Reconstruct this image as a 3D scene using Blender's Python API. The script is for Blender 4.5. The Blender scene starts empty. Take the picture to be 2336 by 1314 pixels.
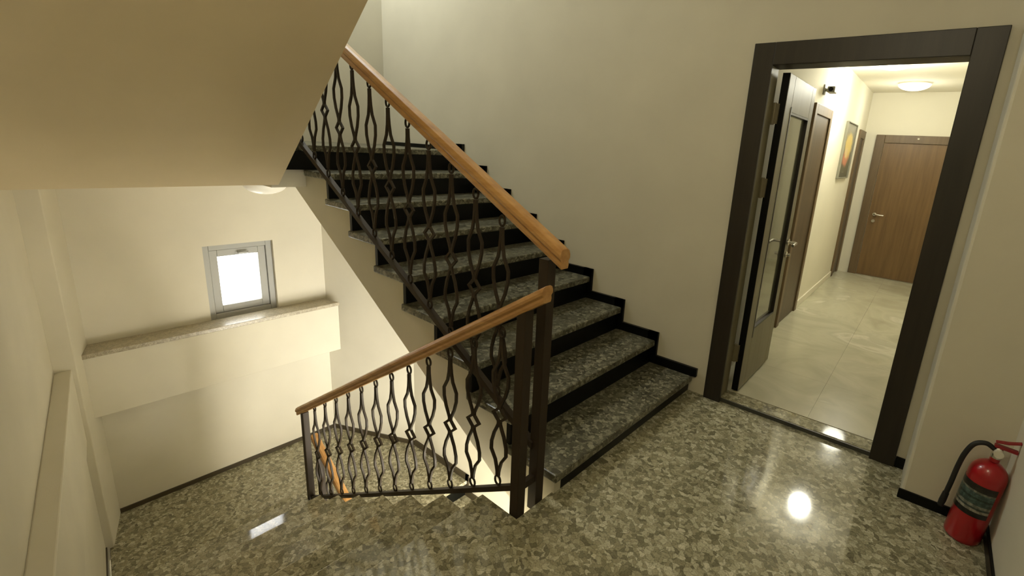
import bpy, bmesh, math, random
from mathutils import Matrix, Vector
random.seed(7)
C = bpy.context.scene.collection
S = bpy.context.scene
PI = math.pi

# ------------------------------------------------------------------ camera, world, lights, exposure
W_PX, H_PX = 2336.0, 1314.0
cam_d = bpy.data.cameras.new('camera')
cam = bpy.data.objects.new('camera', cam_d); C.objects.link(cam)
YAW, PITCH, ROLL, F_PX, PX0, PY0 = 0.6480354958903558, -0.25319233892994497, 0.0626643646911907, 1095.134691337568, 115.57653737793247, -40.054362226198755
cam.location = (1.02498172, -2.87395605, 1.5285562)
fw = Vector((-math.sin(YAW)*math.cos(PITCH), math.cos(YAW)*math.cos(PITCH), math.sin(PITCH)))
ri = Vector((math.cos(YAW), math.sin(YAW), 0)); up = ri.cross(fw)
ri, up = (math.cos(ROLL)*ri + math.sin(ROLL)*up), (-math.sin(ROLL)*ri + math.cos(ROLL)*up)
cam.rotation_euler = Matrix((ri, up, -fw)).transposed().to_euler()
cam_d.sensor_fit = 'HORIZONTAL'; cam_d.sensor_width = 36.0
cam_d.lens = F_PX/W_PX*36.0
cam_d.shift_x = -PX0/W_PX
cam_d.shift_y = PY0/W_PX
cam_d.clip_start = 0.02; cam_d.clip_end = 100
S.camera = cam

world = bpy.data.worlds.new('world'); S.world = world; world.use_nodes = True
bg = world.node_tree.nodes['Background']
bg.inputs[0].default_value = (1.0, 0.98, 0.92, 1); bg.inputs[1].default_value = 12.0

def point(name, loc, power, col, rad=0.1):
    d = bpy.data.lights.new(name, 'POINT'); d.energy = power; d.color = col; d.shadow_soft_size = rad
    o = bpy.data.objects.new(name, d); o.location = loc; C.objects.link(o); return o
WARM = (1.0, 0.91, 0.72); NEUT = (.95, 1.0, 0.99); LANDC = (1.0, .90, .66); HALLC = (1.0, 0.98, 0.82)
LAMP_UP, LAMP_HALL, FILL_LAND, LAMP_LOW = 94.0, 37.0, 23.0, 195.0
PHI = 0.029695384800190648
cP, sP = math.cos(PHI), math.sin(PHI)
def Wd(a, b, z): return Vector((-cP*a + sP*b, sP*a + cP*b, z))   # stair frame: a along the rise, b towards the door wall
def b_at_y(a, y): return (y - sP*a)/cP
point('lower_hall_bulb', Wd(-.9, -.65, -1.0), LAMP_LOW, WARM, 0.28)
point('upper_landing_bulb', Wd(3.05, -1.0, 3.95), LAMP_UP, NEUT, 0.14)
point('landing_fill', (0.75, -2.6, 2.70), FILL_LAND, LANDC, 0.12)  # added fill for soffit, floor and right wall; no lamp known there
point('hall_bulb', (0.48, 2.62, 2.28), LAMP_HALL, HALLC, 0.10)
point('hall_bulb', (0.55, 4.12, 2.16), LAMP_HALL*.22, HALLC, 0.13)

vs = S.view_settings
vs.view_transform = 'Standard'; vs.look = 'None'; vs.gamma = 1.0; vs.use_curve_mapping = False
vs.exposure = 0.0

# ------------------------------------------------------------------ helpers
class MB:
    def __init__(s): s.v = []; s.f = []; s.sm = []
    def add(s, verts, faces, smooth=False):
        n = len(s.v); s.v += [tuple(p) for p in verts]
        s.f += [tuple(n+i for i in f) for f in faces]; s.sm += [smooth]*len(faces); return s
    def prism(s, poly, d0, d1, fn):
        """poly of 2D points extruded from d0 to d1; fn(u,v,d) -> 3D point (d0/d1 may be functions of (u,v))"""
        n = len(poly); g = lambda d, u, v: d(u, v) if callable(d) else d
        vs_ = [fn(u, v, g(d0, u, v)) for u, v in poly] + [fn(u, v, g(d1, u, v)) for u, v in poly]
        fs = [tuple(range(n))[::-1], tuple(range(n, 2*n))] + [(i, (i+1) % n, n+(i+1) % n, n+i) for i in range(n)]
        return s.add(vs_, fs)
    def box(s, x0, x1, y0, y1, z0, z1, fn=None):
        fn = fn or (lambda x, y, z: (x, y, z))
        return s.prism([(x0, y0), (x1, y0), (x1, y1), (x0, y1)], z0, z1, fn)
    def tube(s, pts, r, seg=10, closed=False, smooth=True, sx=1.0):
        pts = [Vector(p) for p in pts]; n = len(pts); rings = []
        prev = None
        for i, p in enumerate(pts):
            if closed: t = (pts[(i+1) % n]-pts[i-1]).normalized()
            else: t = (pts[min(i+1, n-1)]-pts[max(i-1, 0)]).normalized()
            if prev is None:
                ref = Vector((0, 0, 1)) if abs(t.z) < .9 else Vector((1, 0, 0))
                u = t.cross(ref).normalized()
            else:
                u = (prev - t*prev.dot(t)).normalized()
            w = t.cross(u); prev = u
            rr = r[i] if isinstance(r, (list, tuple)) else r
            rings.append([p + (u*math.cos(2*PI*k/seg)*sx + w*math.sin(2*PI*k/seg))*rr for k in range(seg)])
        vs_ = [q for R in rings for q in R]; fs = []
        for i in range(n if closed else n-1):
            j = (i+1) % n
            for k in range(seg): fs.append((i*seg+k, i*seg+(k+1) % seg, j*seg+(k+1) % seg, j*seg+k))
        if not closed:
            fs.append(tuple(range(seg))[::-1]); fs.append(tuple((n-1)*seg+k for k in range(seg)))
        return s.add(vs_, fs, smooth)
    def lathe(s, prof, centre=(0, 0, 0), seg=32, smooth=True):
        cx, cy, cz = centre; n = len(prof)
        vs_ = [(cx+r*math.cos(2*PI*k/seg), cy+r*math.sin(2*PI*k/seg), cz+z) for r, z in prof for k in range(seg)]
        fs = [(i*seg+k, i*seg+(k+1) % seg, (i+1)*seg+(k+1) % seg, (i+1)*seg+k) for i in range(n-1) for k in range(seg)]
        if prof[0][0] > 1e-5: fs.append(tuple(range(seg))[::-1])
        if prof[-1][0] > 1e-5: fs.append(tuple((n-1)*seg+k for k in range(seg)))
        return s.add(vs_, fs, smooth)
    def flatbar(s, pts, t, w):
        """planar polyline in XZ swept with a t x w section (w along y), mitred"""
        n = len(pts); L = []; R = []
        for i in range(n):
            def nrm(p, q):
                d = (q[0]-p[0], q[1]-p[1]); l = math.hypot(*d) or 1; return (-d[1]/l, d[0]/l)
            ns = []
            if i > 0: ns.append(nrm(pts[i-1], pts[i]))
            if i < n-1: ns.append(nrm(pts[i], pts[i+1]))
            m = (sum(q[0] for q in ns)/len(ns), sum(q[1] for q in ns)/len(ns)); l2 = m[0]**2+m[1]**2
            m = (m[0]/max(l2, .35), m[1]/max(l2, .35))
            L.append((pts[i][0]+m[0]*t/2, pts[i][1]+m[1]*t/2)); R.append((pts[i][0]-m[0]*t/2, pts[i][1]-m[1]*t/2))
        vs_ = []
        for i in range(n): vs_ += [(L[i][0], -w/2, L[i][1]), (R[i][0], -w/2, R[i][1]), (R[i][0], w/2, R[i][1]), (L[i][0], w/2, L[i][1])]
        fs = [(i*4+k, i*4+(k+1) % 4, i*4+4+(k+1) % 4, i*4+4+k) for i in range(n-1) for k in range(4)]
        fs += [(3, 2, 1, 0), tuple((n-1)*4+k for k in range(4))]
        return s.add(vs_, fs)

def mesh_of(name, mb, mat, inv=None, bevel=0):
    me = bpy.data.meshes.new(name)
    vv = [tuple(inv @ Vector(p)) for p in mb.v] if inv is not None else mb.v
    me.from_pydata(vv, [], mb.f); me.update()
    bm = bmesh.new(); bm.from_mesh(me)
    bmesh.ops.recalc_face_normals(bm, faces=bm.faces)
    if bevel:
        es = [e for e in bm.edges if len(e.link_faces) == 2 and e.calc_face_angle(0) > .6]
        bmesh.ops.bevel(bm, geom=es, offset=bevel, segments=2, affect='EDGES', profile=.5)
    bm.to_mesh(me); bm.free()
    if any(mb.sm):
        for p in me.polygons: p.use_smooth = True
        try: me.set_sharp_from_angle(angle=math.radians(38))
        except Exception: pass
    if mat: me.materials.append(mat)
    return me
def mw(o):
    m = Matrix.LocRotScale(o.location, o.rotation_euler, o.scale)
    return mw(o.parent) @ m if o.parent else m
def obj(name, mb, mat, parent=None, bevel=0):
    """ONE mesh object, vertices given in world space"""
    inv = mw(parent).inverted() if parent else None
    o = bpy.data.objects.new(name, mesh_of(name, mb, mat, inv, bevel)); C.objects.link(o)
    if parent: o.parent = parent
    return o
def inst(name, me, parent, loc, rot=(0, 0, 0)):
    o = bpy.data.objects.new(name, me); C.objects.link(o); o.parent = parent
    o.location = mw(parent).inverted() @ Vector(loc); o.rotation_euler = rot
    return o
def tag(o, label=None, cat=None, group=None, kind=None):
    if label: o['label'] = label
    if cat: o['category'] = cat
    if group: o['group'] = group
    if kind: o['kind'] = kind
    return o
def thing(name, label, cat, loc, rotz=0, group=None, kind=None):
    o = bpy.data.objects.new(name, None); C.objects.link(o); o.empty_display_size = .1
    o.location = loc; o.rotation_euler = (0, 0, rotz); return tag(o, label, cat, group, kind)
def struct(name, mb, mat, label, cat, bevel=0):
    return tag(obj(name, mb, mat, None, bevel), label, cat, None, 'structure')

# ------------------------------------------------------------------ materials
def new_mat(name):
    m = bpy.data.materials.new(name); m.use_nodes = True
    return m, m.node_tree, m.node_tree.nodes['Principled BSDF']
def plain(name, col, rough=.5, metal=0, spec=.5, emit=None, es=0, coat=0):
    m, nt, b = new_mat(name)
    b.inputs['Base Color'].default_value = (*col, 1); b.inputs['Roughness'].default_value = rough
    b.inputs['Metallic'].default_value = metal; b.inputs['Specular IOR Level'].default_value = spec
    if emit: b.inputs['Emission Color'].default_value = (*emit, 1); b.inputs['Emission Strength'].default_value = es
    if coat: b.inputs['Coat Weight'].default_value = coat; b.inputs['Coat Roughness'].default_value = .08
    return m
def ramp(nt, stops, interp='LINEAR'):
    r = nt.nodes.new('ShaderNodeValToRGB'); r.color_ramp.interpolation = interp
    els = r.color_ramp.elements
    while len(els) < len(stops): els.new(.5)
    for e, (p, c) in zip(els, stops): e.position = p; e.color = (*c, 1)
    return r
def plaster(name, col, var=.04):
    m, nt, b = new_mat(name); N = nt.nodes; Lk = nt.links
    tc = N.new('ShaderNodeTexCoord'); n1 = N.new('ShaderNodeTexNoise'); n1.inputs['Scale'].default_value = 2.2; n1.inputs['Detail'].default_value = 4
    Lk.new(tc.outputs['Object'], n1.inputs['Vector'])
    r = ramp(nt, [(.3, tuple(c*(1-var) for c in col)), (.7, tuple(min(1, c*(1+var)) for c in col))])
    Lk.new(n1.outputs['Fac'], r.inputs[0]); Lk.new(r.outputs[0], b.inputs['Base Color'])
    n2 = N.new('ShaderNodeTexNoise'); n2.inputs['Scale'].default_value = 160; Lk.new(tc.outputs['Object'], n2.inputs['Vector'])
    bp = N.new('ShaderNodeBump'); bp.inputs['Strength'].default_value = .06; bp.inputs['Distance'].default_value = .004
    Lk.new(n2.outputs['Fac'], bp.inputs['Height']); Lk.new(bp.outputs[0], b.inputs['Normal'])
    b.inputs['Roughness'].default_value = .75; b.inputs['Specular IOR Level'].default_value = .25
    return m
def granite(name, stops, rough, scale=24, fleck=.5):
    m, nt, b = new_mat(name); N = nt.nodes; Lk = nt.links
    tc = N.new('ShaderNodeTexCoord')
    ns = N.new('ShaderNodeTexNoise'); ns.inputs['Scale'].default_value = scale*.55; ns.inputs['Detail'].default_value = 1.5
    Lk.new(tc.outputs['Object'], ns.inputs['Vector'])
    mx = N.new('ShaderNodeMix'); mx.data_type = 'VECTOR'; mx.inputs['Factor'].default_value = .045
    Lk.new(tc.outputs['Object'], mx.inputs[4]); Lk.new(ns.outputs['Color'], mx.inputs[5])
    vo = N.new('ShaderNodeTexVoronoi'); vo.inputs['Scale'].default_value = scale; vo.inputs['Randomness'].default_value = 1
    Lk.new(mx.outputs[1], vo.inputs['Vector'])
    sep = N.new('ShaderNodeSeparateColor'); Lk.new(vo.outputs['Color'], sep.inputs[0])
    r = ramp(nt, stops); Lk.new(sep.outputs[0], r.inputs[0])
    # dark grains between the chips
    v2 = N.new('ShaderNodeTexVoronoi'); v2.feature = 'DISTANCE_TO_EDGE'; v2.inputs['Scale'].default_value = scale
    Lk.new(mx.outputs[1], v2.inputs['Vector'])
    n3 = N.new('ShaderNodeTexNoise'); n3.inputs['Scale'].default_value = scale*2.3; n3.inputs['Detail'].default_value = 5; n3.inputs['Roughness'].default_value = .7
    Lk.new(tc.outputs['Object'], n3.inputs['Vector'])
    r2 = ramp(nt, [(0., (1, 1, 1)), (.10, (0, 0, 0))]); Lk.new(v2.outputs['Distance'], r2.inputs[0])
    r3 = ramp(nt, [(.36, (0, 0, 0)), (.56, (1, 1, 1))]); Lk.new(n3.outputs['Fac'], r3.inputs[0])
    mm = N.new('ShaderNodeMath'); mm.operation = 'MULTIPLY'; Lk.new(r2.outputs[0], mm.inputs[0]); Lk.new(r3.outputs[0], mm.inputs[1])
    n4 = N.new('ShaderNodeTexNoise'); n4.inputs['Scale'].default_value = scale*1.3; n4.inputs['Detail'].default_value = 6; n4.inputs['Roughness'].default_value = .65
    Lk.new(tc.outputs['Object'], n4.inputs['Vector'])
    r4 = ramp(nt, [(.56, (0, 0, 0)), (.68, (.8, .8, .8))]); Lk.new(n4.outputs['Fac'], r4.inputs[0])
    ma = N.new('ShaderNodeMath'); ma.operation = 'MAXIMUM'; Lk.new(mm.outputs[0], ma.inputs[0]); Lk.new(r4.outputs[0], ma.inputs[1])
    mf = N.new('ShaderNodeMath'); mf.operation = 'MULTIPLY'; mf.inputs[1].default_value = fleck; Lk.new(ma.outputs[0], mf.inputs[0])
    mc = N.new('ShaderNodeMix'); mc.data_type = 'RGBA'; Lk.new(mf.outputs[0], mc.inputs[0]); Lk.new(r.outputs[0], mc.inputs[6]); mc.inputs[7].default_value = (.045, .042, .028, 1)
    # cloudy grain inside every chip
    n5 = N.new('ShaderNodeTexNoise'); n5.inputs['Scale'].default_value = scale*3.2; n5.inputs['Detail'].default_value = 4; n5.inputs['Roughness'].default_value = .65
    Lk.new(tc.outputs['Object'], n5.inputs['Vector'])
    r5 = ramp(nt, [(.3, (.70, .70, .68)), (.7, (1.28, 1.28, 1.26))]); Lk.new(n5.outputs['Fac'], r5.inputs[0])
    mq = N.new('ShaderNodeMix'); mq.data_type = 'RGBA'; mq.blend_type = 'MULTIPLY'; mq.inputs[0].default_value = 1
    Lk.new(mc.outputs[2], mq.inputs[6]); Lk.new(r5.outputs[0], mq.inputs[7]); Lk.new(mq.outputs[2], b.inputs['Base Color'])
    b.inputs['Roughness'].default_value = rough; b.inputs['Specular IOR Level'].default_value = .5
    return m
def wood(name, c0, c1, rough=.4, scale=6, axis=2, coat=0):
    m, nt, b = new_mat(name); N = nt.nodes; Lk = nt.links
    tc = N.new('ShaderNodeTexCoord'); mp = N.new('ShaderNodeMapping')
    sc = [scale*6]*3; sc[axis] = scale*.35; mp.inputs['Scale'].default_value = sc
    Lk.new(tc.outputs['Object'], mp.inputs['Vector'])
    n = N.new('ShaderNodeTexNoise'); n.inputs['Scale'].default_value = 1.0; n.inputs['Detail'].default_value = 5; n.inputs['Roughness'].default_value = .6
    Lk.new(mp.outputs[0], n.inputs['Vector'])
    r = ramp(nt, [(.3, c0), (.7, c1)]); Lk.new(n.outputs['Fac'], r.inputs[0]); Lk.new(r.outputs[0], b.inputs['Base Color'])
    b.inputs['Roughness'].default_value = rough
    if coat: b.inputs['Coat Weight'].default_value = coat
    return m

M_WALL = plaster('cream_plaster', (.66, .62, .50))
M_SOFFIT = plaster('soffit_plaster', (.80, .685, .485))  # wall plaster tinted and lifted; warm light on the soffit is in the colour
M_HALLWALL = plaster('hall_plaster', (.80, .76, .63), .02)
M_GRAN = granite('polished_granite', [(.0, (.17, .155, .10)), (.3, (.29, .27, .18)), (.6, (.385, .36, .25)), (.85, (.48, .45, .33)), (1., (.57, .54, .41))], .065, 48, .58)
M_TREAD = granite('shaded_tread_granite', [(.0, (.05, .047, .03)), (.3, (.098, .093, .062)), (.6, (.15, .144, .103)), (1., (.30, .29, .215))], .3, 54, .8)  # granite darkened: dim light on the climbing steps is put into its colour
M_BLACK = plain('black_granite', (.003, .0033, .0026), .3, 0, .2)
M_LEDGE = granite('ledge_granite', [(.0, (.34, .30, .22)), (.5, (.42, .37, .27)), (1., (.48, .43, .32))], .3, 60, .25)
M_METAL = plain('bronze_brown_paint', (.030, .020, .011), .55, 0, .3)
M_SKIRT = plain('brown_stone_skirting', (.055, .042, .022), .4)
M_RAIL = wood('varnished_beech', (.38, .185, .055), (.55, .31, .11), .38, 5, 0, .2)
M_DARKWOOD = wood('wenge_veneer', (.012, .0085, .005), (.024, .018, .011), .42, 4, 2)
M_BROWN = wood('walnut_veneer', (.135, .078, .03), (.20, .118, .046), .4, 5, 2)
M_FRAMEBR = wood('walnut_frame', (.115, .075, .036), (.165, .11, .055), .45, 5, 2)
M_PICFR = plain('olive_picture_frame', (.26, .25, .19), .5)
M_DOORB = wood('dark_walnut_veneer', (.060, .038, .018), (.095, .060, .028), .45, 5, 2)
M_LEAF = wood('leaf_veneer', (.16, .135, .075), (.21, .18, .105), .45, 4, 2)
M_CHROME = plain('satin_chrome', (.75, .73, .68), .2, 1.0)
M_RED = plain('red_enamel', (.36, .006, .012), .28, 0, .5, coat=.5)
M_REDP = plain('red_lever_paint', (.25, .008, .012), .4)
M_RUBBER = plain('black_rubber', (.008, .008, .008), .55)
M_DOME = plain('opal_glass', (.9, .88, .8), .35, emit=(1, .93, .76), es=.12)
M_HDOME = plain('opal_glass_hall', (.9, .88, .8), .35, emit=(1, .95, .78), es=.8)
M_WFRAME = plain('grey_window_frame', (.36, .36, .33), .5)
M_WHITE = plain('white_paint', (.72, .68, .56), .5)
M_DARKGREY = plain('dark_grey_plastic', (.33, .32, .27), .5)

# ------------------------------------------------------------------ the setting
wf = lambda a, b, z: Wd(a, b, z)
AW, BW, BS, BT = 0.0513, -1.6046, -1.382, -1.400
G, R_ = 0.288, 0.165
G2, N0 = 0.2858, 0.2661           # descending flight: first nosing at a = N0
ZM, AE = -1.50, 3.508             # lower mid landing level, window wall
Z_UP = lambda k: R_*k - 0.0528
SL = 0.1252
b_out = lambda a: -2.642 + SL*(a - 2.988)      # front of the low parapet along the left wall
b_in = lambda a: b_out(a) - 0.082              # wall above the parapet

# landing floor
XR = 1.485
poly = [(N0, b_out(N0)-.12), (N0, BW), (AW, BW), (AW, b_at_y(AW, 0)+.05), (-1.60, b_at_y(-1.6, 0)+.05), (-1.60, b_out(-1.6)-.12)]
floor = struct('floor', MB().prism(poly, -.035, 0.0, wf), M_GRAN, 'polished speckled granite floor of the landing in the foreground', 'floor', .003)
obj('landing_slab', MB().prism([(N0-.03, b_out(N0)-.12), (N0-.03, BW+.012), (AW-.012, BW+.012), (AW-.012, b_at_y(AW, 0)+.05), (-1.6, b_at_y(-1.6, 0)+.05), (-1.6, b_out(-1.6)-.12)], -.26, -.0355, wf), M_WALL, floor)

# door wall (y = 0)
DX0, DX1, DZ = 0.165, 1.030, 2.03
wn = MB()
wn.box(-4.3, DX0, 0, .14, -.3, 5.8); wn.box(DX1, 1.75, 0, .14, -.3, 5.8); wn.box(DX0, DX1, 0, .14, DZ, 5.8); wn.box(DX0, DX1, 0.0, .14, -.3, -.036)
wn.box(-4.3, 2.1, 0, .14, -3.3, -.3)
struct('wall_north', wn, M_WALL, 'tall cream plaster wall behind the stairs, holding the open door', 'wall')
PXL, PDEP = 1.166, 0.275
pil = struct('wall_north_pilaster', MB().box(PXL, 1.75, -PDEP, 0.0, -.3, 2.9), M_WALL, 'shallow cream wall projection between the door frame and the corner', 'wall', .012)
struct('wall_east', MB().box(XR, 1.75, -3.3, -PDEP, -.3, 2.9), M_WALL, 'cream wall at the right edge, running from the corner towards the viewer', 'wall')
b1 = MB().box(PXL-.010, XR, -PDEP-.012, -PDEP, 0, .047); b1.box(PXL-.04, PXL, -.012, 0, 0, .06)
struct('baseboard_north', b1, M_BLACK, 'black granite baseboard under the wall projection by the extinguisher', 'baseboard', .002)
struct('baseboard_east', MB().box(XR-.012, XR, -3.15, -PDEP-.012, 0, .05), M_BLACK, 'black granite baseboard along the right edge wall', 'baseboard', .002)

# window wall (a = AE)
WB0, WB1, WZ0, WZ1 = -1.751, -1.232, -0.077, 0.567
ww = MB()
for b0, b1_, z0, z1 in [(-3.4, WB0, -3.3, 5.8), (WB1, .25, -3.3, 5.8), (WB0, WB1, -3.3, WZ0), (WB0, WB1, WZ1, 5.8)]:
    ww.box(AE, AE+.22, b0, b1_, z0, z1, wf)
struct('wall_west', ww, M_WALL, 'cream end wall of the lower landing with the small window', 'wall')
beam = struct('trim_1', MB().box(AE-.19, AE, -2.62, -.772, -.555, -.095, wf), M_WALL, 'boxed plaster beam under the window, running across the end wall', 'wall beam', .004)
lb = MB().prism([(AE-.205, -2.62), (AE-.205, -.768), (AE-.10, -.80), (AE, -.83), (AE, -2.62)], -.095, -.062, wf)
obj('ledge_slab', lb, M_LEDGE, beam, .003)['label'] = 'grey stone ledge on top of the beam'
# slanted wall piece of the lower landing and wall under the rising flight
struct('wall_northwest', MB().prism([(AE, -.80), (2.638, -.38), (2.638, -.05), (AE+.1, -.05), (AE+.1, -.80)], -3.3, 1.17, wf), M_WALL, 'slanted cream wall between the window wall and the wall under the stairs', 'wall')
SOF = lambda a: -.225 + .584*(a - .241)
wl = MB().prism([(.1, -3.3), (.1, SOF(.1)+.004), (2.58, SOF(2.58)+.004), (2.66, 1.146), (2.66, -3.3)], lambda a, z: b_at_y(a, -.307), lambda a, z: b_at_y(a, -.002), lambda a, z, b: Wd(a, b, z))
struct('wall_north_lower', wl, M_WALL, 'cream wall beneath the rising flight, beside the lower landing', 'wall')
# left wall with its parapet
def lw(a0, a1, off0, off1, z0, z1, mb=None):
    mb = mb or MB()
    return mb.prism([(a0, b_out(a0)+off0), (a1, b_out(a1)+off0), (a1, b_out(a1)+off1), (a0, b_out(a0)+off1)], z0, z1, wf)
ws = lw(-2.0, AE+.05, -.50, -.02, -3.3, -.084); lw(-2.0, AE+.05, -.50, -.082, -.084, 2.9, ws)
struct('wall_south', ws, M_WALL, 'long cream wall at the left edge beside the descending steps', 'wall')
struct('trim_2', lw(-1.2, 3.14, -.082, 0, -.62, -.08), M_WALL, 'plaster parapet ledge along the left edge wall', 'wall ledge', .006)
struct('wall_southwest', MB().prism([(3.127, -2.60), (AE+.02, -2.50), (AE+.02, -3.0), (3.127, -3.0)], -1.6, 1.19, wf), M_WALL, 'narrow cream pilaster in the far left corner of the lower landing', 'pilaster', .006)
# baseboards of the lower landing
bb = MB().box(AE-.012, AE, -2.505, -.80, ZM, ZM+.036, wf)
struct('baseboard_west', bb, M_SKIRT, 'dark brown stone baseboard under the window wall', 'baseboard')
d1 = Vector((2.638-AE, -.38+.80)); d1.normalize(); nx = Vector((d1.y, -d1.x)) if d1.y*-1 + 0 < 0 else Vector((-d1.y, d1.x))
nx = Vector((-abs(nx.x), -abs(nx.y)))
q = [(AE, -.80), (2.638, -.38), (2.638+nx.x*.014, -.38+nx.y*.014), (AE+nx.x*.014, -.80+nx.y*.014)]
struct('baseboard_northwest', MB().prism(q, ZM, ZM+.042, wf), M_SKIRT, 'dark stone baseboard under the slanted wall of the lower landing', 'baseboard')
y1 = lambda a: b_at_y(a, -.307)
struct('baseboard_south', lw(2.2, 3.127, -.02, -.012, ZM, ZM+.018), M_SKIRT, 'dark thin baseboard at the foot of the left edge wall', 'baseboard')

# upper landing slab and the sloping underside of the next flight
us = MB().prism([(2.25, 1.18), (3.6, 1.18), (3.6, 1.40), (2.34, 1.40), (2.20, 1.47), (.07, 3.16), (.07, 2.902)], -3.45, BW, lambda a, z, b: Wd(a, b, z))
struct('ceiling', us, M_SOFFIT, 'broad sloping plaster underside of the flight above, upper left', 'ceiling')
struct('ceiling_landing', MB().prism([(.07, -4.6), (.07, .25), (-1.75, .25), (-1.75, -4.6)], 2.90, 3.12, wf), M_WALL, 'plaster ceiling over the landing, above the view', 'ceiling')
struct('ceiling_top', MB().prism([(3.8, -4.6), (3.8, .25), (-1.75, .25), (-1.75, -4.6)], 5.8, 5.9, wf), M_WALL, 'top ceiling of the stairwell, above the view', 'ceiling')
struct('wall_upper_south', MB().prism([(3.7, -3.3), (-1.75, -3.6), (-1.75, -3.7), (3.7, -3.5)], 2.9, 5.8, wf), M_WALL, 'upper wall of the stairwell, above the view', 'wall')
struct('wall_upper_east', MB().prism([(-.9, -3.7), (-1.0, -3.7), (-1.0, .1), (-.9, .1)], 3.12, 5.8, wf), M_WALL, 'upper landing wall, above the view', 'wall')
struct('floor_basement', MB().prism([(-2.0, -3.6), (-2.0, .1), (3.8, .1), (3.8, -3.4)], -3.4, -3.3, wf), M_GRAN, 'granite floor far below the stairwell', 'floor')

# window
wx = thing('window_1', 'small grey framed window glowing with daylight above the beam', 'window', Wd(AE, (WB0+WB1)/2, WZ0), 0, None, 'structure')
def frame_ring(a0, a1, b0, b1, z0, z1, w):
    m = MB(); m.box(a0, a1, b0, b0+w, z0, z1, wf); m.box(a0, a1, b1-w, b1, z0, z1, wf); m.box(a0, a1, b0+w, b1-w, z0, z0+w, wf); m.box(a0, a1, b0+w, b1-w, z1-w, z1, wf); return m
obj('window_frame', frame_ring(AE+.035, AE+.10, WB0, WB1, WZ0, WZ1, .048), M_WFRAME, wx, .004)
sash = obj('sash', frame_ring(AE+.05, AE+.115, WB0+.05, WB1-.05, WZ0+.05, WZ1-.05, .058), M_WFRAME, wx, .004)
m, nt, b = new_mat('frosted_pane'); b.inputs['Base Color'].default_value = (.95, .97, 1, 1); b.inputs['Roughness'].default_value = .35
b.inputs['Transmission Weight'].default_value = 1.0; b.inputs['IOR'].default_value = 1.1
obj('pane', MB().box(AE+.078, AE+.084, WB0+.105, WB1-.105, WZ0+.105, WZ1-.105, wf), m, sash)
hd = MB().box(AE+.045, AE+.05, (WB0+WB1)/2-.02, (WB0+WB1)/2+.02, WZ1-.095, WZ1-.075, wf)
hd.tube([Wd(AE+.047, (WB0+WB1)/2, WZ1-.085), Wd(AE+.02, (WB0+WB1)/2, WZ1-.085), Wd(AE+.02, (WB0+WB1)/2+.07, WZ1-.085)], .008, 8)
obj('window_handle', hd, M_WFRAME, sash)

# ------------------------------------------------------------------ staircases
fl = lambda a, z, b: Wd(a, b, z)
def tread(mbname, parent, a0, a1, b0, b1, ztop, mat, th=.042):
    return obj(mbname, MB().box(a0, a1, b0, b1, ztop-th, ztop, wf) if not callable(b1) else
               MB().prism([(a0, b0), (a1, b0), (a1, b1(a1)), (a0, b1(a0))], ztop-th, ztop, wf), mat, parent, .008)
by0 = lambda a: b_at_y(a, -.001)
A_F = lambda k: .0154 + G*(k-1)
st = thing('staircase', 'dark staircase of granite treads and black risers climbing along the wall to the upper left', 'staircase', Wd(0, -.7, 0), 0)
for k in range(1, 9):
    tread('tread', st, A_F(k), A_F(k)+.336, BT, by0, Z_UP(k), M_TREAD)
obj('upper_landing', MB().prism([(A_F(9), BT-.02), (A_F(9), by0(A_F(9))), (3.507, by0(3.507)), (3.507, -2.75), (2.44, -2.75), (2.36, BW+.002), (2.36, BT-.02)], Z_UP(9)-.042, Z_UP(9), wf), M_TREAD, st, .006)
for k in range(1, 10):
    z0 = Z_UP(k-1) if k > 1 else 0.0
    BR = BW+.002 if k == 9 else (-1.335 if k == 1 else BS)
    obj('riser', MB().prism([(A_F(k)+.022, BR), (A_F(k)+.048, BR), (A_F(k)+.048, by0(A_F(k)+.048)), (A_F(k)+.022, by0(A_F(k)+.022))], z0+.0005, Z_UP(k)-.0425, wf), M_BLACK, st)
# plastered body with its soffit
pr = [(.05, -.26)]
pr.append((.0495, Z_UP(1)-.0425))
for k in range(1, 9):
    pr.append((A_F(k+1)+.049, Z_UP(k)-.0425)); pr.append((A_F(k+1)+.049, Z_UP(k+1)-.0425))
pr += [(3.50, Z_UP(9)-.0425), (3.50, 1.15), (2.594, 1.15), (.26, SOF(.26)), (.06, SOF(.06)+.02)]
obj('stringer', MB().prism(pr, BS, lambda a, z: by0(a), fl), M_WALL, st)
obj('landing_slab', MB().box(2.375, 3.50, BW+.002, BS-.001, 1.15, Z_UP(9)-.0425, wf), M_WALL, st)
obj('stringer_end', MB().box(.037, .0492, BS, -1.336, .001, Z_UP(1)-.043, wf), M_WALL, st)
# stepped skirting on the wall
SK = lambda k: -.0011 + G*(k-1)
for k in range(1, 10):
    zt = Z_UP(k) + .0595
    if k < 9:
        zt2 = Z_UP(k+1)+.0595
        pp = [(SK(k) if k > 1 else -.012, Z_UP(k)-(.0 if k > 1 else .03)), (SK(k) if k > 1 else -.012, zt), (SK(k+1), zt), (SK(k+1), zt2), (SK(k+1)+.075, zt2), (SK(k+1)+.075, Z_UP(k))]
        if k == 1: pp = [(-.012, zt-.055), (-.012, zt), (SK(2), zt), (SK(2), zt2), (SK(2)+.075, zt2), (SK(2)+.075, zt-.0595), (.02, zt-.0595)]
    else:
        pp = [(SK(9)+.01, Z_UP(9)), (SK(9)+.01, zt), (SK(9)+.09, zt), (SK(9)+.10, zt-.025), (3.5, zt-.025), (3.5, Z_UP(9))]
    obj('skirting', MB().prism(pp, lambda a, z: b_at_y(a, -.022), lambda a, z: by0(a), fl), M_BLACK, st)

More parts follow.
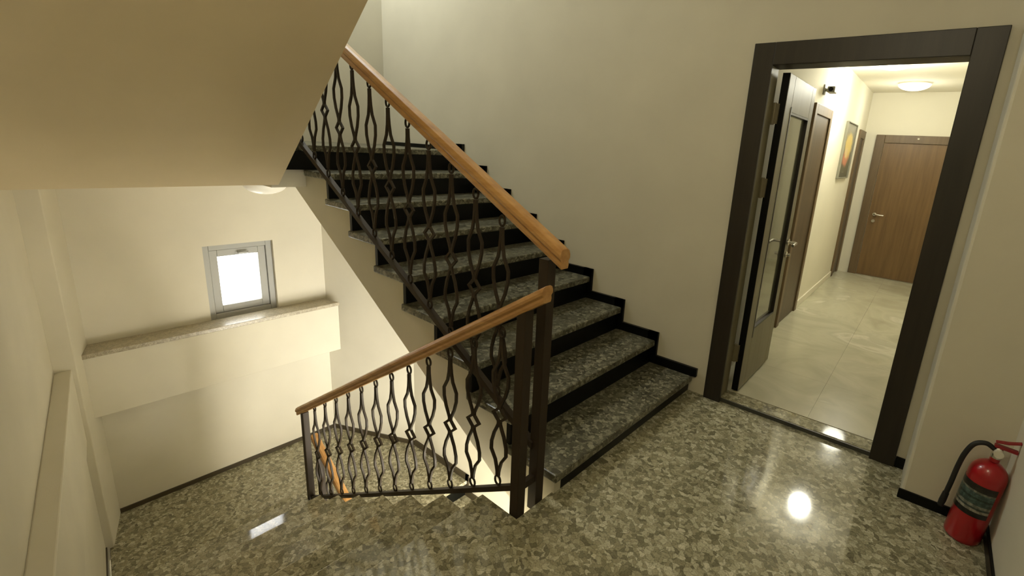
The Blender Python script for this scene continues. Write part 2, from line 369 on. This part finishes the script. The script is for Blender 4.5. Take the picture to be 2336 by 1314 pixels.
sd = thing('staircase', 'granite steps descending on the left to the lower landing', 'staircase', Wd(N0, -2.1, 0), 0)
for k in range(1, 9):
    a1 = N0 + G2*k; a0 = a1 - G2 - .028
    obj('tread', MB().prism([(a0, b_out(a0)+.001), (a0, BW), (a1, BW), (a1, b_out(a1)+.001)], -R_*k-.032, -R_*k, wf), M_GRAN, sd, .005)
for k in range(0, 9):
    a1 = N0 + G2*k - .024; zl = -R_*(k+1) if k < 8 else ZM
    obj('riser', MB().prism([(a1-.022, b_out(a1)+.001), (a1-.022, BW+0), (a1, BW), (a1, b_out(a1)+.001)], zl+.0005, -R_*k-.0355, wf), M_GRAN, sd)
AN = N0 + G2*8
lp = [(AN-.035, b_out(AN)+.001), (AN-.035, BW), (2.30, BW), (2.30, -1.44), (1.85, -1.44), (1.85, y1(1.85)), (2.638, y1(2.638)), (2.638, -.38), (AE, -.80), (AE, -2.51), (3.127, -2.605), (3.127, b_out(3.127)+.001)]
obj('lower_landing', MB().prism(lp, ZM-.035, ZM, wf), M_GRAN, sd, .004)
pr = [(N0-.05, -.27)]
for k in range(0, 9):
    a1 = N0 + G2*k - .0465; zl = -R_*(k+1)-.0325 if k < 8 else ZM-.0355
    pr.append((a1, -R_*k-.036 if k else -.27)); pr.append((a1, zl))
pr += [(AE, ZM-.0355), (AE, ZM-.22), (2.5, ZM-.22), (N0-.05, -.45)]
obj('stringer', MB().prism(pr, lambda a, z: b_out(a)+.002 if a < 3.1 else -2.50, BW-.012, fl), M_WALL, sd)

sl = thing('staircase', 'lower flight of pale granite steps glimpsed through the gap under the baluster railing', 'staircase', Wd(1.8, -.9, ZM), 0)
for j in range(1, 6):
    a0 = 1.85 - G2*j; a1 = a0 + G2 + .03; z = ZM - R_*j
    obj('tread', MB().prism([(a0, -1.44), (a1, -1.44), (a1, y1(a1)-.001), (a0, y1(a0)-.001)], z-.034, z, wf), M_GRAN, sl, .005)
    obj('riser', MB().prism([(a1-.008, -1.43), (a1+.012, -1.43), (a1+.012, y1(a1)-.001), (a1-.008, y1(a1)-.001)], z+.0005, z+R_-.0355, wf), M_BLACK, sl)
    pp = [(a0, z+.06), (a0, z), (a1-.01, z), (a1-.01, z+R_+.06), (a1-.05, z+R_+.06), (a1-.05, z+.06)]
    obj('skirting', MB().prism(pp, lambda a, z: y1(a)-.016, lambda a, z: y1(a)-.001, fl), M_SKIRT, sl)
obj('skirting', MB().prism([(1.83, ZM), (1.83, ZM+.06), (2.638, ZM+.06), (2.638, ZM)], lambda a, z: y1(a)-.016, lambda a, z: y1(a)-.001, fl), M_SKIRT, sl)

# ------------------------------------------------------------------ railings
def baluster_mesh(H, name):
    m = MB(); T = .0115
    S_ = [(.034, .004), (.08, .0045), (.14, .009), (.20, .0185), (.268, .0455), (.33, .0445), (.40, .030), (.445, .0145), (.475, .0055), (.495, .0055),
          (.5375, .038), (.58, .0055), (.60, .0055), (.63, .0145), (.675, .030), (.745, .0445), (.80, .0455), (.86, .0185), (.91, .009), (.94, .0045), (.966, .004)]
    for sg in (-1, 1):
        m.flatbar([(sg*x, H*(1-s)) for s, x in S_], T, .011)
    for zc in (0, H):
        m.tube([(.0165*math.cos(2*PI*k/14), 0, zc+.0215*math.sin(2*PI*k/14)) for k in range(14)], .0052, 7, True)
    return mesh_of(name, m, M_METAL)
ROT = (0, 0, PI - PHI)
def handrail(name, parent, a0, a1, zc, slope, b, th, w=.06):
    # mushroom profile: (offset across, offset up)
    pf = [(-.34, -.5), (.34, -.5), (.40, -.30), (.36, -.12), (.50, .02), (.50, .20), (.40, .40), (.20, .49), (-.20, .49), (-.40, .40), (-.50, .20), (-.50, .02), (-.36, -.12), (-.40, -.30)]
    m = MB(); n = len(pf); vs_ = []
    for a in (a0, a1): vs_ += [Wd(a, b+u*w, zc+slope*a+v*th) for u, v in pf]
    fs = [tuple(range(n))[::-1], tuple(range(n, 2*n))]
    fs = fs + [(i, (i+1) % n, n+(i+1) % n, n+i) for i in range(n)]
    # object axes follow the rail so that the grain runs along it
    o = obj(name, m.add(vs_, fs), M_RAIL, parent, .002)
    return o
def slopebar(a0, a1, z0, slope, b, t, w):
    return MB().prism([(a0, z0+slope*a0-t/2), (a0, z0+slope*a0+t/2), (a1, z0+slope*a1+t/2), (a1, z0+slope*a1-t/2)], b-w/2, b+w/2, fl)
def post(parent, a, b, z0, z1, s=.046):
    return obj('post', MB().box(a-s/2, a+s/2, b-s/2, b+s/2, z0, z1, wf), M_METAL, parent, .002)

FB, RB = -1.584, -1.477
rd = thing('railing', 'iron baluster railing with wooden handrail sloping down beside the descending steps', 'railing', Wd(.08, FB, 0), 0, 'stair railings with wooden handrails')
handrail('handrail', rd, -.035, 2.285, .987, -.631, FB, .066)
obj('bottom_rail', slopebar(.06, 2.2, .179, -.606, FB, .026, .026), M_METAL, rd)
post(rd, .075, FB+.004, -.035, .925)
post(rd, 2.196, FB, -1.185, -.425, .042)
me = baluster_mesh(.690, 'baluster')
for i in range(12):
    a = .1933 + .1662*i
    inst('baluster', me, rd, Wd(a, FB, .1015-.609*(a-.1933)), ROT)

ru = thing('railing', 'iron baluster railing with wooden handrail rising in front of the dark climbing steps', 'railing', Wd(.08, RB, 0), 0, 'stair railings with wooden handrails')
handrail('handrail', ru, -.02, 2.40, 1.131, .523, RB, .078)
obj('bottom_rail', slopebar(.09, 2.38, .2224, .5604, RB, .032, .028), M_METAL, ru)
post(ru, .083, RB+.02, -.05, 1.10, .048)
me = baluster_mesh(.775, 'baluster')
for i in range(-4, 10):
    a = .828 + .1678*i
    if a < .2: continue
    inst('baluster', me, ru, Wd(a, RB, .2224+.5604*a+.036), ROT)
post(ru, 2.385, RB, Z_UP(9), 2.34, .042)
obj('link_bar', MB().prism([(.066, FB), (.092, FB), (.092, RB), (.066, RB)], .105, .135, wf), M_METAL, rd)

LB = -1.50
rl = thing('railing', 'lower railing with bright orange handrail seen through the balusters, bottom left', 'railing', Wd(2.2, LB, ZM), 0, 'stair railings with wooden handrails')
handrail('handrail', rl, .55, 2.27, -.705-.627*2.28, .627, LB, .07)
obj('bottom_rail', slopebar(.6, 2.2, -1.42-.59*2.2, .59, LB, .026, .026), M_METAL, rl)
post(rl, 2.20, LB, ZM-.10, -.80, .042)
me = baluster_mesh(.585, 'baluster')
for i in range(9):
    a = 2.07 - .1662*i
    inst('baluster', me, rl, Wd(a, LB, -1.42-.59*(2.2-a)+.036), ROT)

# ------------------------------------------------------------------ door 1: dark frame, open glazed leaf
d1o = thing('door_1', 'dark brown door frame with its glazed leaf standing open into the bright hall', 'door', (.6, 0, 0), 0, None, 'structure')
CX0, CX1, CZ = .077, 1.124, 2.129; IX0, IX1, IZ = .181, 1.016, 2.016
obj('casing', MB().box(CX0, IX0+.004, -.022, 0, 0, CZ), M_DARKWOOD, d1o, .003)
obj('casing', MB().box(IX1-.004, CX1, -.022, 0, 0.0, CZ), M_DARKWOOD, d1o, .003)
obj('casing', MB().box(IX0+.004, IX1-.004, -.022, 0, IZ, CZ), M_DARKWOOD, d1o, .003)
obj('lining', MB().box(DX0+.001, IX0, .001, .125, .03, IZ+.01), M_LEAF, d1o)
obj('lining', MB().box(IX1, DX1-.001, .001, .14, .03, IZ+.01), M_DARKWOOD, d1o)
obj('lining', MB().box(IX0, IX1, .001, .14, IZ, DZ-.001), M_DARKWOOD, d1o)
M_EDGE = plain('grey_stone_edge', (.05, .05, .04), .4)
th_ = obj('threshold', MB().box(IX0-.012, IX1+.012, .012, .14, .0005, .027), M_GRAN, d1o, .006)
obj('threshold_edge', MB().box(IX0-.004, IX1+.004, .002, .012, .0005, .024), M_EDGE, th_)
# leaf, hinged on the left, swung inwards a little past square
LX, LY0, LY1 = .243, .148, .84
TH = .042
def leafp(u, v, z):     # u across the thickness (0 = face towards the opening), v along the leaf
    ang = math.radians(0.0)
    return (LX - TH + u*math.cos(ang) - v*math.sin(ang), LY0 + v*math.cos(ang) + u*math.sin(ang), z)
LW = LY1-LY0
leaf = MB()
GZ0, GZ1, GV0, GV1 = .44, 1.80, .125, LW-.095
for v0, v1, z0, z1 in [(0, GV0, .04, 2.0), (GV1, LW, .04, 2.0), (GV0, GV1, .04, GZ0), (GV0, GV1, GZ1, 2.0)]:
    leaf.box(0, TH, v0, v1, z0, z1, leafp)
lf = obj('door_leaf', leaf, M_LEAF, d1o, .003)
obj('leaf_edge_shade', MB().box(.001, TH-.001, -.004, 0, .04, 2.0, leafp), M_BLACK, lf)  # black strip laid on the hinge edge to stand for its shade
mg, nt, b = new_mat('smoked_glass'); b.inputs['Base Color'].default_value = (.30, .30, .235, 1); b.inputs['Roughness'].default_value = .05; b.inputs['Transmission Weight'].default_value = .8; b.inputs['IOR'].default_value = 1.35
obj('glass_panel', MB().box(TH*.35, TH*.6, GV0, GV1, GZ0, GZ1, leafp), mg, lf)
bead = MB()
for v0, v1, z0, z1 in [(GV0-.004, GV0+.012, GZ0-.06, GZ1+.03), (GV1-.012, GV1, GZ0, GZ1), (GV0+.012, GV1-.012, GZ0, GZ0+.012), (GV0+.012, GV1-.012, GZ1-.012, GZ1)]:
    bead.box(.6*TH, TH+.0025, v0, v1, z0, z1, leafp)
obj('glazing_bead', bead, M_DARKWOOD, lf)
def lever(side):
    m = MB(); u0 = TH if side > 0 else 0; s = side
    m.tube([leafp(u0, LW-.06, .965), leafp(u0+s*.012, LW-.06, .965)], .026, 16)
    m.tube([leafp(u0+s*.01, LW-.06, .965), leafp(u0+s*.055, LW-.06, .965), leafp(u0+s*.062, LW-.072, .965), leafp(u0+s*.062, LW-.165, .96)], .010, 10)
    m.tube([leafp(u0, LW-.06, .875), leafp(u0+s*.012, LW-.06, .875)], .024, 16)
    m.tube([leafp(u0+s*.01, LW-.06, .875), leafp(u0+s*.035, LW-.06, .875)], .011, 10)
    return m
obj('door_handle', lever(1), M_CHROME, lf); obj('door_handle', lever(-1), M_CHROME, lf)
for z in (.30, 1.36, 1.78):
    obj('hinge', MB().tube([leafp(-.012, -.014, z-.06), leafp(-.012, -.014, z+.06)], .010, 10).box(-.030, .012, -.022, -.005, z-.055, z+.055, leafp), M_LEAF, d1o)

# ------------------------------------------------------------------ hall beyond the door
HX0, HX1, HY1, HZ, HC = .07, 1.32, 4.97, .028, 2.46
mt, nt, b = new_mat('marbled_tile'); N = nt.nodes; Lk = nt.links
tc = N.new('ShaderNodeTexCoord'); n1 = N.new('ShaderNodeTexNoise'); n1.inputs['Scale'].default_value = 1.7; n1.inputs['Detail'].default_value = 8; n1.inputs['Distortion'].default_value = 1.2
Lk.new(tc.outputs['Object'], n1.inputs['Vector']); r1 = ramp(nt, [(.3, (.44, .42, .31)), (.52, (.57, .55, .42)), (.60, (.52, .50, .385)), (.66, (.66, .645, .52)), (.70, (.53, .51, .39))]); Lk.new(n1.outputs['Fac'], r1.inputs[0]); Lk.new(r1.outputs[0], b.inputs['Base Color'])
b.inputs['Roughness'].default_value = .25
hf = struct('hall_floor', MB().box(HX0-.1, HX1+.1, .14, HY1+.1, -.03, HZ-.004), M_LEDGE, 'pale marbled tile floor of the hall beyond the open door', 'floor')
ts = .60
for i in range(3):
    for j in range(9):
        x0, x1 = HX0+i*ts, min(HX0+(i+1)*ts, HX1); yy0, yy1 = .142+j*ts, min(.142+(j+1)*ts, HY1)
        if x1 - x0 < .03 or yy1-yy0 < .03: continue
        obj('tile', MB().box(x0+.0007, x1-.0007, yy0+.0007, yy1-.0007, HZ-.004, HZ), mt, hf)
struct('hall_wall_left', MB().box(HX0-.15, HX0, .14, HY1, -.03, HC), M_HALLWALL, 'white left wall of the hall with the doors and the picture', 'wall')
struct('hall_wall_right', MB().box(HX1, HX1+.1, .14, HY1, -.03, HC), M_HALLWALL, 'white right wall of the hall, hidden by the door frame', 'wall')
struct('hall_wall_end', MB().box(HX0-.15, HX1+.1, HY1, HY1+.15, -.03, HC), M_HALLWALL, 'white end wall of the hall around the brown door', 'wall')
struct('hall_ceiling', MB().box(HX0-.15, HX1+.1, .14, HY1+.15, HC, HC+.1), M_HALLWALL, 'white ceiling of the hall', 'ceiling')
struct('hall_baseboard', MB().box(HX0, HX0+.014, 2.36, 4.42, HZ, HZ+.075), M_HALLWALL, 'white baseboard along the left wall of the hall', 'baseboard', .003)

# end door
d2 = thing('door_2', 'closed brown wooden door at the far end of the hall', 'door', (.66, HY1, HZ), 0, None, 'structure')
for x0, x1, z0, z1 in [(.215, .315, HZ, 1.93), (1.025, 1.125, HZ, 1.93), (.315, 1.025, 1.83, 1.93)]:
    obj('casing', MB().box(x0, x1, HY1-.03, HY1, z0, z1), M_FRAMEBR, d2, .004)
lf2 = obj('door_leaf', MB().box(.318, 1.022, HY1-.014, HY1, HZ+.006, 1.826), M_BROWN, d2, .002)
hm = MB().tube([(.385, HY1-.014, .885), (.385, HY1-.03, .885)], .024, 14)
hm.tube([(.385, HY1-.025, .885), (.385, HY1-.065, .885), (.40, HY1-.07, .885), (.495, HY1-.07, .88)], .010, 10)
hm.tube([(.385, HY1-.014, .795), (.385, HY1-.035, .795)], .022, 14)
obj('door_handle', hm, M_CHROME, lf2)
obj('door_stop', MB().lathe([(.0, -.012), (.012, -.008), (.014, 0), (.012, .008), (0, .012)], (.68, HY1-.034, 1.89), 12), M_WHITE, d2)

def side_door(name, label, y0, y1, z1, dark, w=.08):
    d = thing(name, label, 'door', (HX0, (y0+y1)/2, HZ), 0, None, 'structure')
    fm = M_DARKWOOD if dark else M_FRAMEBR
    obj('casing', MB().box(HX0, HX0+.022, y0, y0+w, HZ, z1), fm, d, .003)
    obj('casing', MB().box(HX0, HX0+.022, y1-w, y1, HZ, z1), fm, d, .003)
    obj('casing', MB().box(HX0, HX0+.022, y0+w, y1-w, z1-w, z1), fm, d, .003)
    l = obj('door_leaf', MB().box(HX0, HX0+.008, y0+w, y1-w, HZ+.005, z1-w), M_DOORB, d, .002)
    return d, l
d3, l3 = side_door('door_3', 'brown doorway on the left hall wall under the small camera', 1.66, 2.42, 2.0, False)
d5, l5 = side_door('door_4', 'narrow-looking brown doorway on the left hall wall next to the end door', 4.42, 4.93, 1.96, False, .10)

pic = thing('framed_picture', 'tall framed picture of a yellow and pink blossom on the hall wall', 'picture', (HX0, 3.72, 1.36), 0)
PY_0, PY_1, PZ0, PZ1 = 3.37, 4.06, 1.36, 1.985
fr = MB()
for y0, y1_, z0, z1 in [(PY_0, PY_0+.012, PZ0, PZ1), (PY_1-.012, PY_1, PZ0, PZ1), (PY_0+.012, PY_1-.012, PZ0, PZ0+.012), (PY_0+.012, PY_1-.012, PZ1-.012, PZ1)]: fr.box(HX0, HX0+.028, y0, y1_, z0, z1)
obj('picture_frame', fr, M_PICFR, pic, .003)
mp_, nt, b = new_mat('blossom_print'); N = nt.nodes; Lk = nt.links
geo = N.new('ShaderNodeNewGeometry'); sx = N.new('ShaderNodeSeparateXYZ'); Lk.new(geo.outputs['Position'], sx.inputs[0])
mr = N.new('ShaderNodeMapRange'); mr.inputs[1].default_value = PZ0; mr.inputs[2].default_value = PZ1; Lk.new(sx.outputs[2], mr.inputs[0])
rr_ = ramp(nt, [(.0, (.10, .105, .075)), (.35, (.17, .165, .11)), (.7, (.27, .26, .20)), (1., (.34, .33, .27))]); Lk.new(mr.outputs[0], rr_.inputs[0])
def blob(cy, cz, rad, col, prev):
    sq = N.new('ShaderNodeVectorMath'); sq.operation = 'MULTIPLY'; sq.inputs[1].default_value = (1, .55, 1); Lk.new(geo.outputs['Position'], sq.inputs[0])
    cmb = N.new('ShaderNodeVectorMath'); cmb.operation = 'DISTANCE'; cmb.inputs[1].default_value = (HX0+.012, cy*.55, cz)
    nn = N.new('ShaderNodeTexNoise'); nn.inputs['Scale'].default_value = 9; Lk.new(geo.outputs['Position'], nn.inputs['Vector'])
    Lk.new(sq.outputs[0], cmb.inputs[0])
    ad = N.new('ShaderNodeMath'); ad.operation = 'MULTIPLY_ADD'; ad.inputs[1].default_value = .12; Lk.new(nn.outputs['Fac'], ad.inputs[0]); Lk.new(cmb.outputs['Value'], ad.inputs[2])
    rp = ramp(nt, [(rad*.75+.05, (1, 1, 1)), (rad+.06, (0, 0, 0))]); Lk.new(ad.outputs[0], rp.inputs[0])
    mx = N.new('ShaderNodeMix'); mx.data_type = 'RGBA'; Lk.new(rp.outputs[0], mx.inputs[0]); Lk.new(prev, mx.inputs[6]); mx.inputs[7].default_value = (*col, 1); return mx.outputs[2]
o_ = blob(3.70, 1.61, .13, (.62, .26, .16), rr_.outputs[0]); o_ = blob(3.74, 1.74, .16, (.80, .62, .22), o_); o_ = blob(3.64, 1.66, .06, (.85, .66, .36), o_)
Lk.new(o_, b.inputs['Base Color']); b.inputs['Roughness'].default_value = .35
obj('print', MB().box(HX0+.002, HX0+.012, PY_0+.012, PY_1-.012, PZ0+.012, PZ1-.012), mp_, pic)

cm = thing('wall_camera', 'small grey camera on a bracket above the brown hall doorway', 'camera', (HX0, 1.93, 2.12), 0)
obj('bracket', MB().box(HX0, HX0+.012, 1.90, 1.96, 2.09, 2.17).tube([(HX0+.01, 1.93, 2.13), (HX0+.05, 1.93, 2.12)], .012, 10), M_DARKGREY, cm)
obj('body', MB().box(HX0+.03, HX0+.09, 1.90, 2.02, 2.105, 2.155), M_DARKGREY, cm, .008)
obj('lens', MB().tube([(HX0+.06, 1.90, 2.13), (HX0+.06, 1.885, 2.13)], .018, 14), M_BLACK, cm)

# ------------------------------------------------------------------ ceiling lamps
def dome(name, label, loc, r, h, mat, group=None):
    t = thing(name, label, 'lamp', loc, 0, group)
    obj('lamp_base', MB().lathe([(r*.9, -.018), (r*.9, 0)], loc, 28), M_WHITE, t)
    prof = [(r*math.cos(q*PI/2/9), -.015-h*math.sin(q*PI/2/9)) for q in range(10)]
    prof[-1] = (0.0, -.015-h)
    obj('lamp_shade', MB().lathe(prof, loc, 32), mat, t)
    return t
LC = Wd(2.78, -1.5, 1.15)
dome('ceiling_lamp', 'opal dome lamp peeping below the sloping ceiling above the small window', LC, .14, .075, M_DOME)
dome('ceiling_lamp', 'glowing dome lamp on the hall ceiling nearer the end door', (.56, 4.12, HC), .16, .07, M_HDOME)
dome('ceiling_lamp', 'glowing dome lamp on the hall ceiling just inside the open door', (.48, 2.62, HC), .16, .07, M_HDOME)

# ------------------------------------------------------------------ fire extinguisher
EX, EY = 1.396, -.388
ex = thing('fire_extinguisher', 'red fire extinguisher with black hose standing in the corner on the granite floor', 'extinguisher', (EX, EY, 0))
RE = .064
prof = [(RE-.006, 0), (RE-.002, .006), (RE, .014), (RE, .30)] + [(RE*math.cos(q*PI/2/8)*.999+.0, .30+.065*math.sin(q*PI/2/8)) for q in range(1, 8)] + [(.017, .368), (.017, .385)]
obj('cylinder_body', MB().lathe(prof, (EX, EY, 0.001), 40), M_RED, ex)
ml, nt, b = new_mat('printed_label'); N = nt.nodes; Lk = nt.links
tc = N.new('ShaderNodeTexCoord'); sz = N.new('ShaderNodeSeparateXYZ'); Lk.new(tc.outputs['Object'], sz.inputs[0])
mr = N.new('ShaderNodeMapRange'); mr.inputs[1].default_value = .135; mr.inputs[2].default_value = .275; Lk.new(sz.outputs[2], mr.inputs[0])
rl_ = ramp(nt, [(0, (.012, .012, .010)), (.16, (.30, .28, .22)), (.24, (.05, .07, .06)), (.30, (.24, .24, .19)), (.38, (.06, .10, .085)), (.46, (.07, .115, .10)), (.54, (.03, .05, .04)), (.60, (.08, .13, .115)), (.74, (.22, .22, .17)), (.80, (.02, .018, .013))], 'CONSTANT'); Lk.new(mr.outputs[0], rl_.inputs[0])
br = N.new('ShaderNodeTexNoise'); br.inputs['Scale'].default_value = 70; Lk.new(tc.outputs['Object'], br.inputs['Vector'])
r5 = ramp(nt, [(.42, (.5, .5, .5)), (.58, (1, 1, 1))]); Lk.new(br.outputs['Fac'], r5.inputs[0])
mx = N.new('ShaderNodeMix'); mx.data_type = 'RGBA'; mx.blend_type = 'MULTIPLY'; mx.inputs[0].default_value = 1; Lk.new(rl_.outputs[0], mx.inputs[6]); Lk.new(r5.outputs[0], mx.inputs[7])
Lk.new(mx.outputs[2], b.inputs['Base Color']); b.inputs['Roughness'].default_value = .35
lab = MB(); nseg = 22; a_c = math.radians(222); half = math.radians(88)
vs_ = []
for z in (.135, .275):
    for i in range(nseg+1):
        t = a_c - half + 2*half*i/nseg; vs_.append((EX+(RE+.0012)*math.cos(t), EY+(RE+.0012)*math.sin(t), z))
lab.add(vs_, [(i, i+1, nseg+2+i, nseg+1+i) for i in range(nseg)], True)
obj('label_band', lab, ml, ex)['label'] = 'dark printed label band round the cylinder'
obj('valve', MB().lathe([(.019, .385), (.019, .40), (.014, .402), (.014, .425), (.010, .43)], (EX, EY, 0), 18), M_CHROME, ex)
hd = MB().box(EX-.018, EX+.055, EY-.011, EY+.011, .428, .44)
hd.prism([(EX-.018, .446), (EX+.02, .455), (EX+.09, .488), (EX+.09, .494), (EX+.02, .463), (EX-.018, .452)], EY-.010, EY+.010, lambda x, z, y: (x, y, z))
obj('carry_handle', hd, M_REDP, ex, .002)
obj('pressure_gauge', MB().tube([(EX, EY-.014, .412), (EX, EY-.032, .412)], .016, 16), M_WHITE, ex)
hp = [(EX-.014, EY-.004, .418), (EX-.045, EY-.012, .432), (EX-.078, EY-.018, .415), (EX-.094, EY-.02, .365), (EX-.099, EY-.02, .30), (EX-.099, EY-.018, .22), (EX-.10, EY-.015, .16)]
def smooth(P, n=6):
    out = []
    P = [Vector(p) for p in P]
    for i in range(len(P)-1):
        p0, p1, p2, p3 = P[max(i-1, 0)], P[i], P[i+1], P[min(i+2, len(P)-1)]
        for k in range(n):
            t = k/n
            out.append(.5*((2*p1)+(-p0+p2)*t+(2*p0-5*p1+4*p2-p3)*t*t+(-p0+3*p1-3*p2+p3)*t**3))
    return out+[P[-1]]
hose = obj('hose', MB().tube(smooth(hp), .0095, 10), M_RUBBER, ex)
obj('nozzle', MB().tube([(EX-.10, EY-.015, .165), (EX-.101, EY-.014, .125), (EX-.102, EY-.013, .10)], [.0115, .013, .011], 12), M_RUBBER, hose)
# the extinguisher leans a little into the corner
ex.rotation_euler = (0, math.radians(4.0), 0); ex.scale = (1, 1, 1.05)
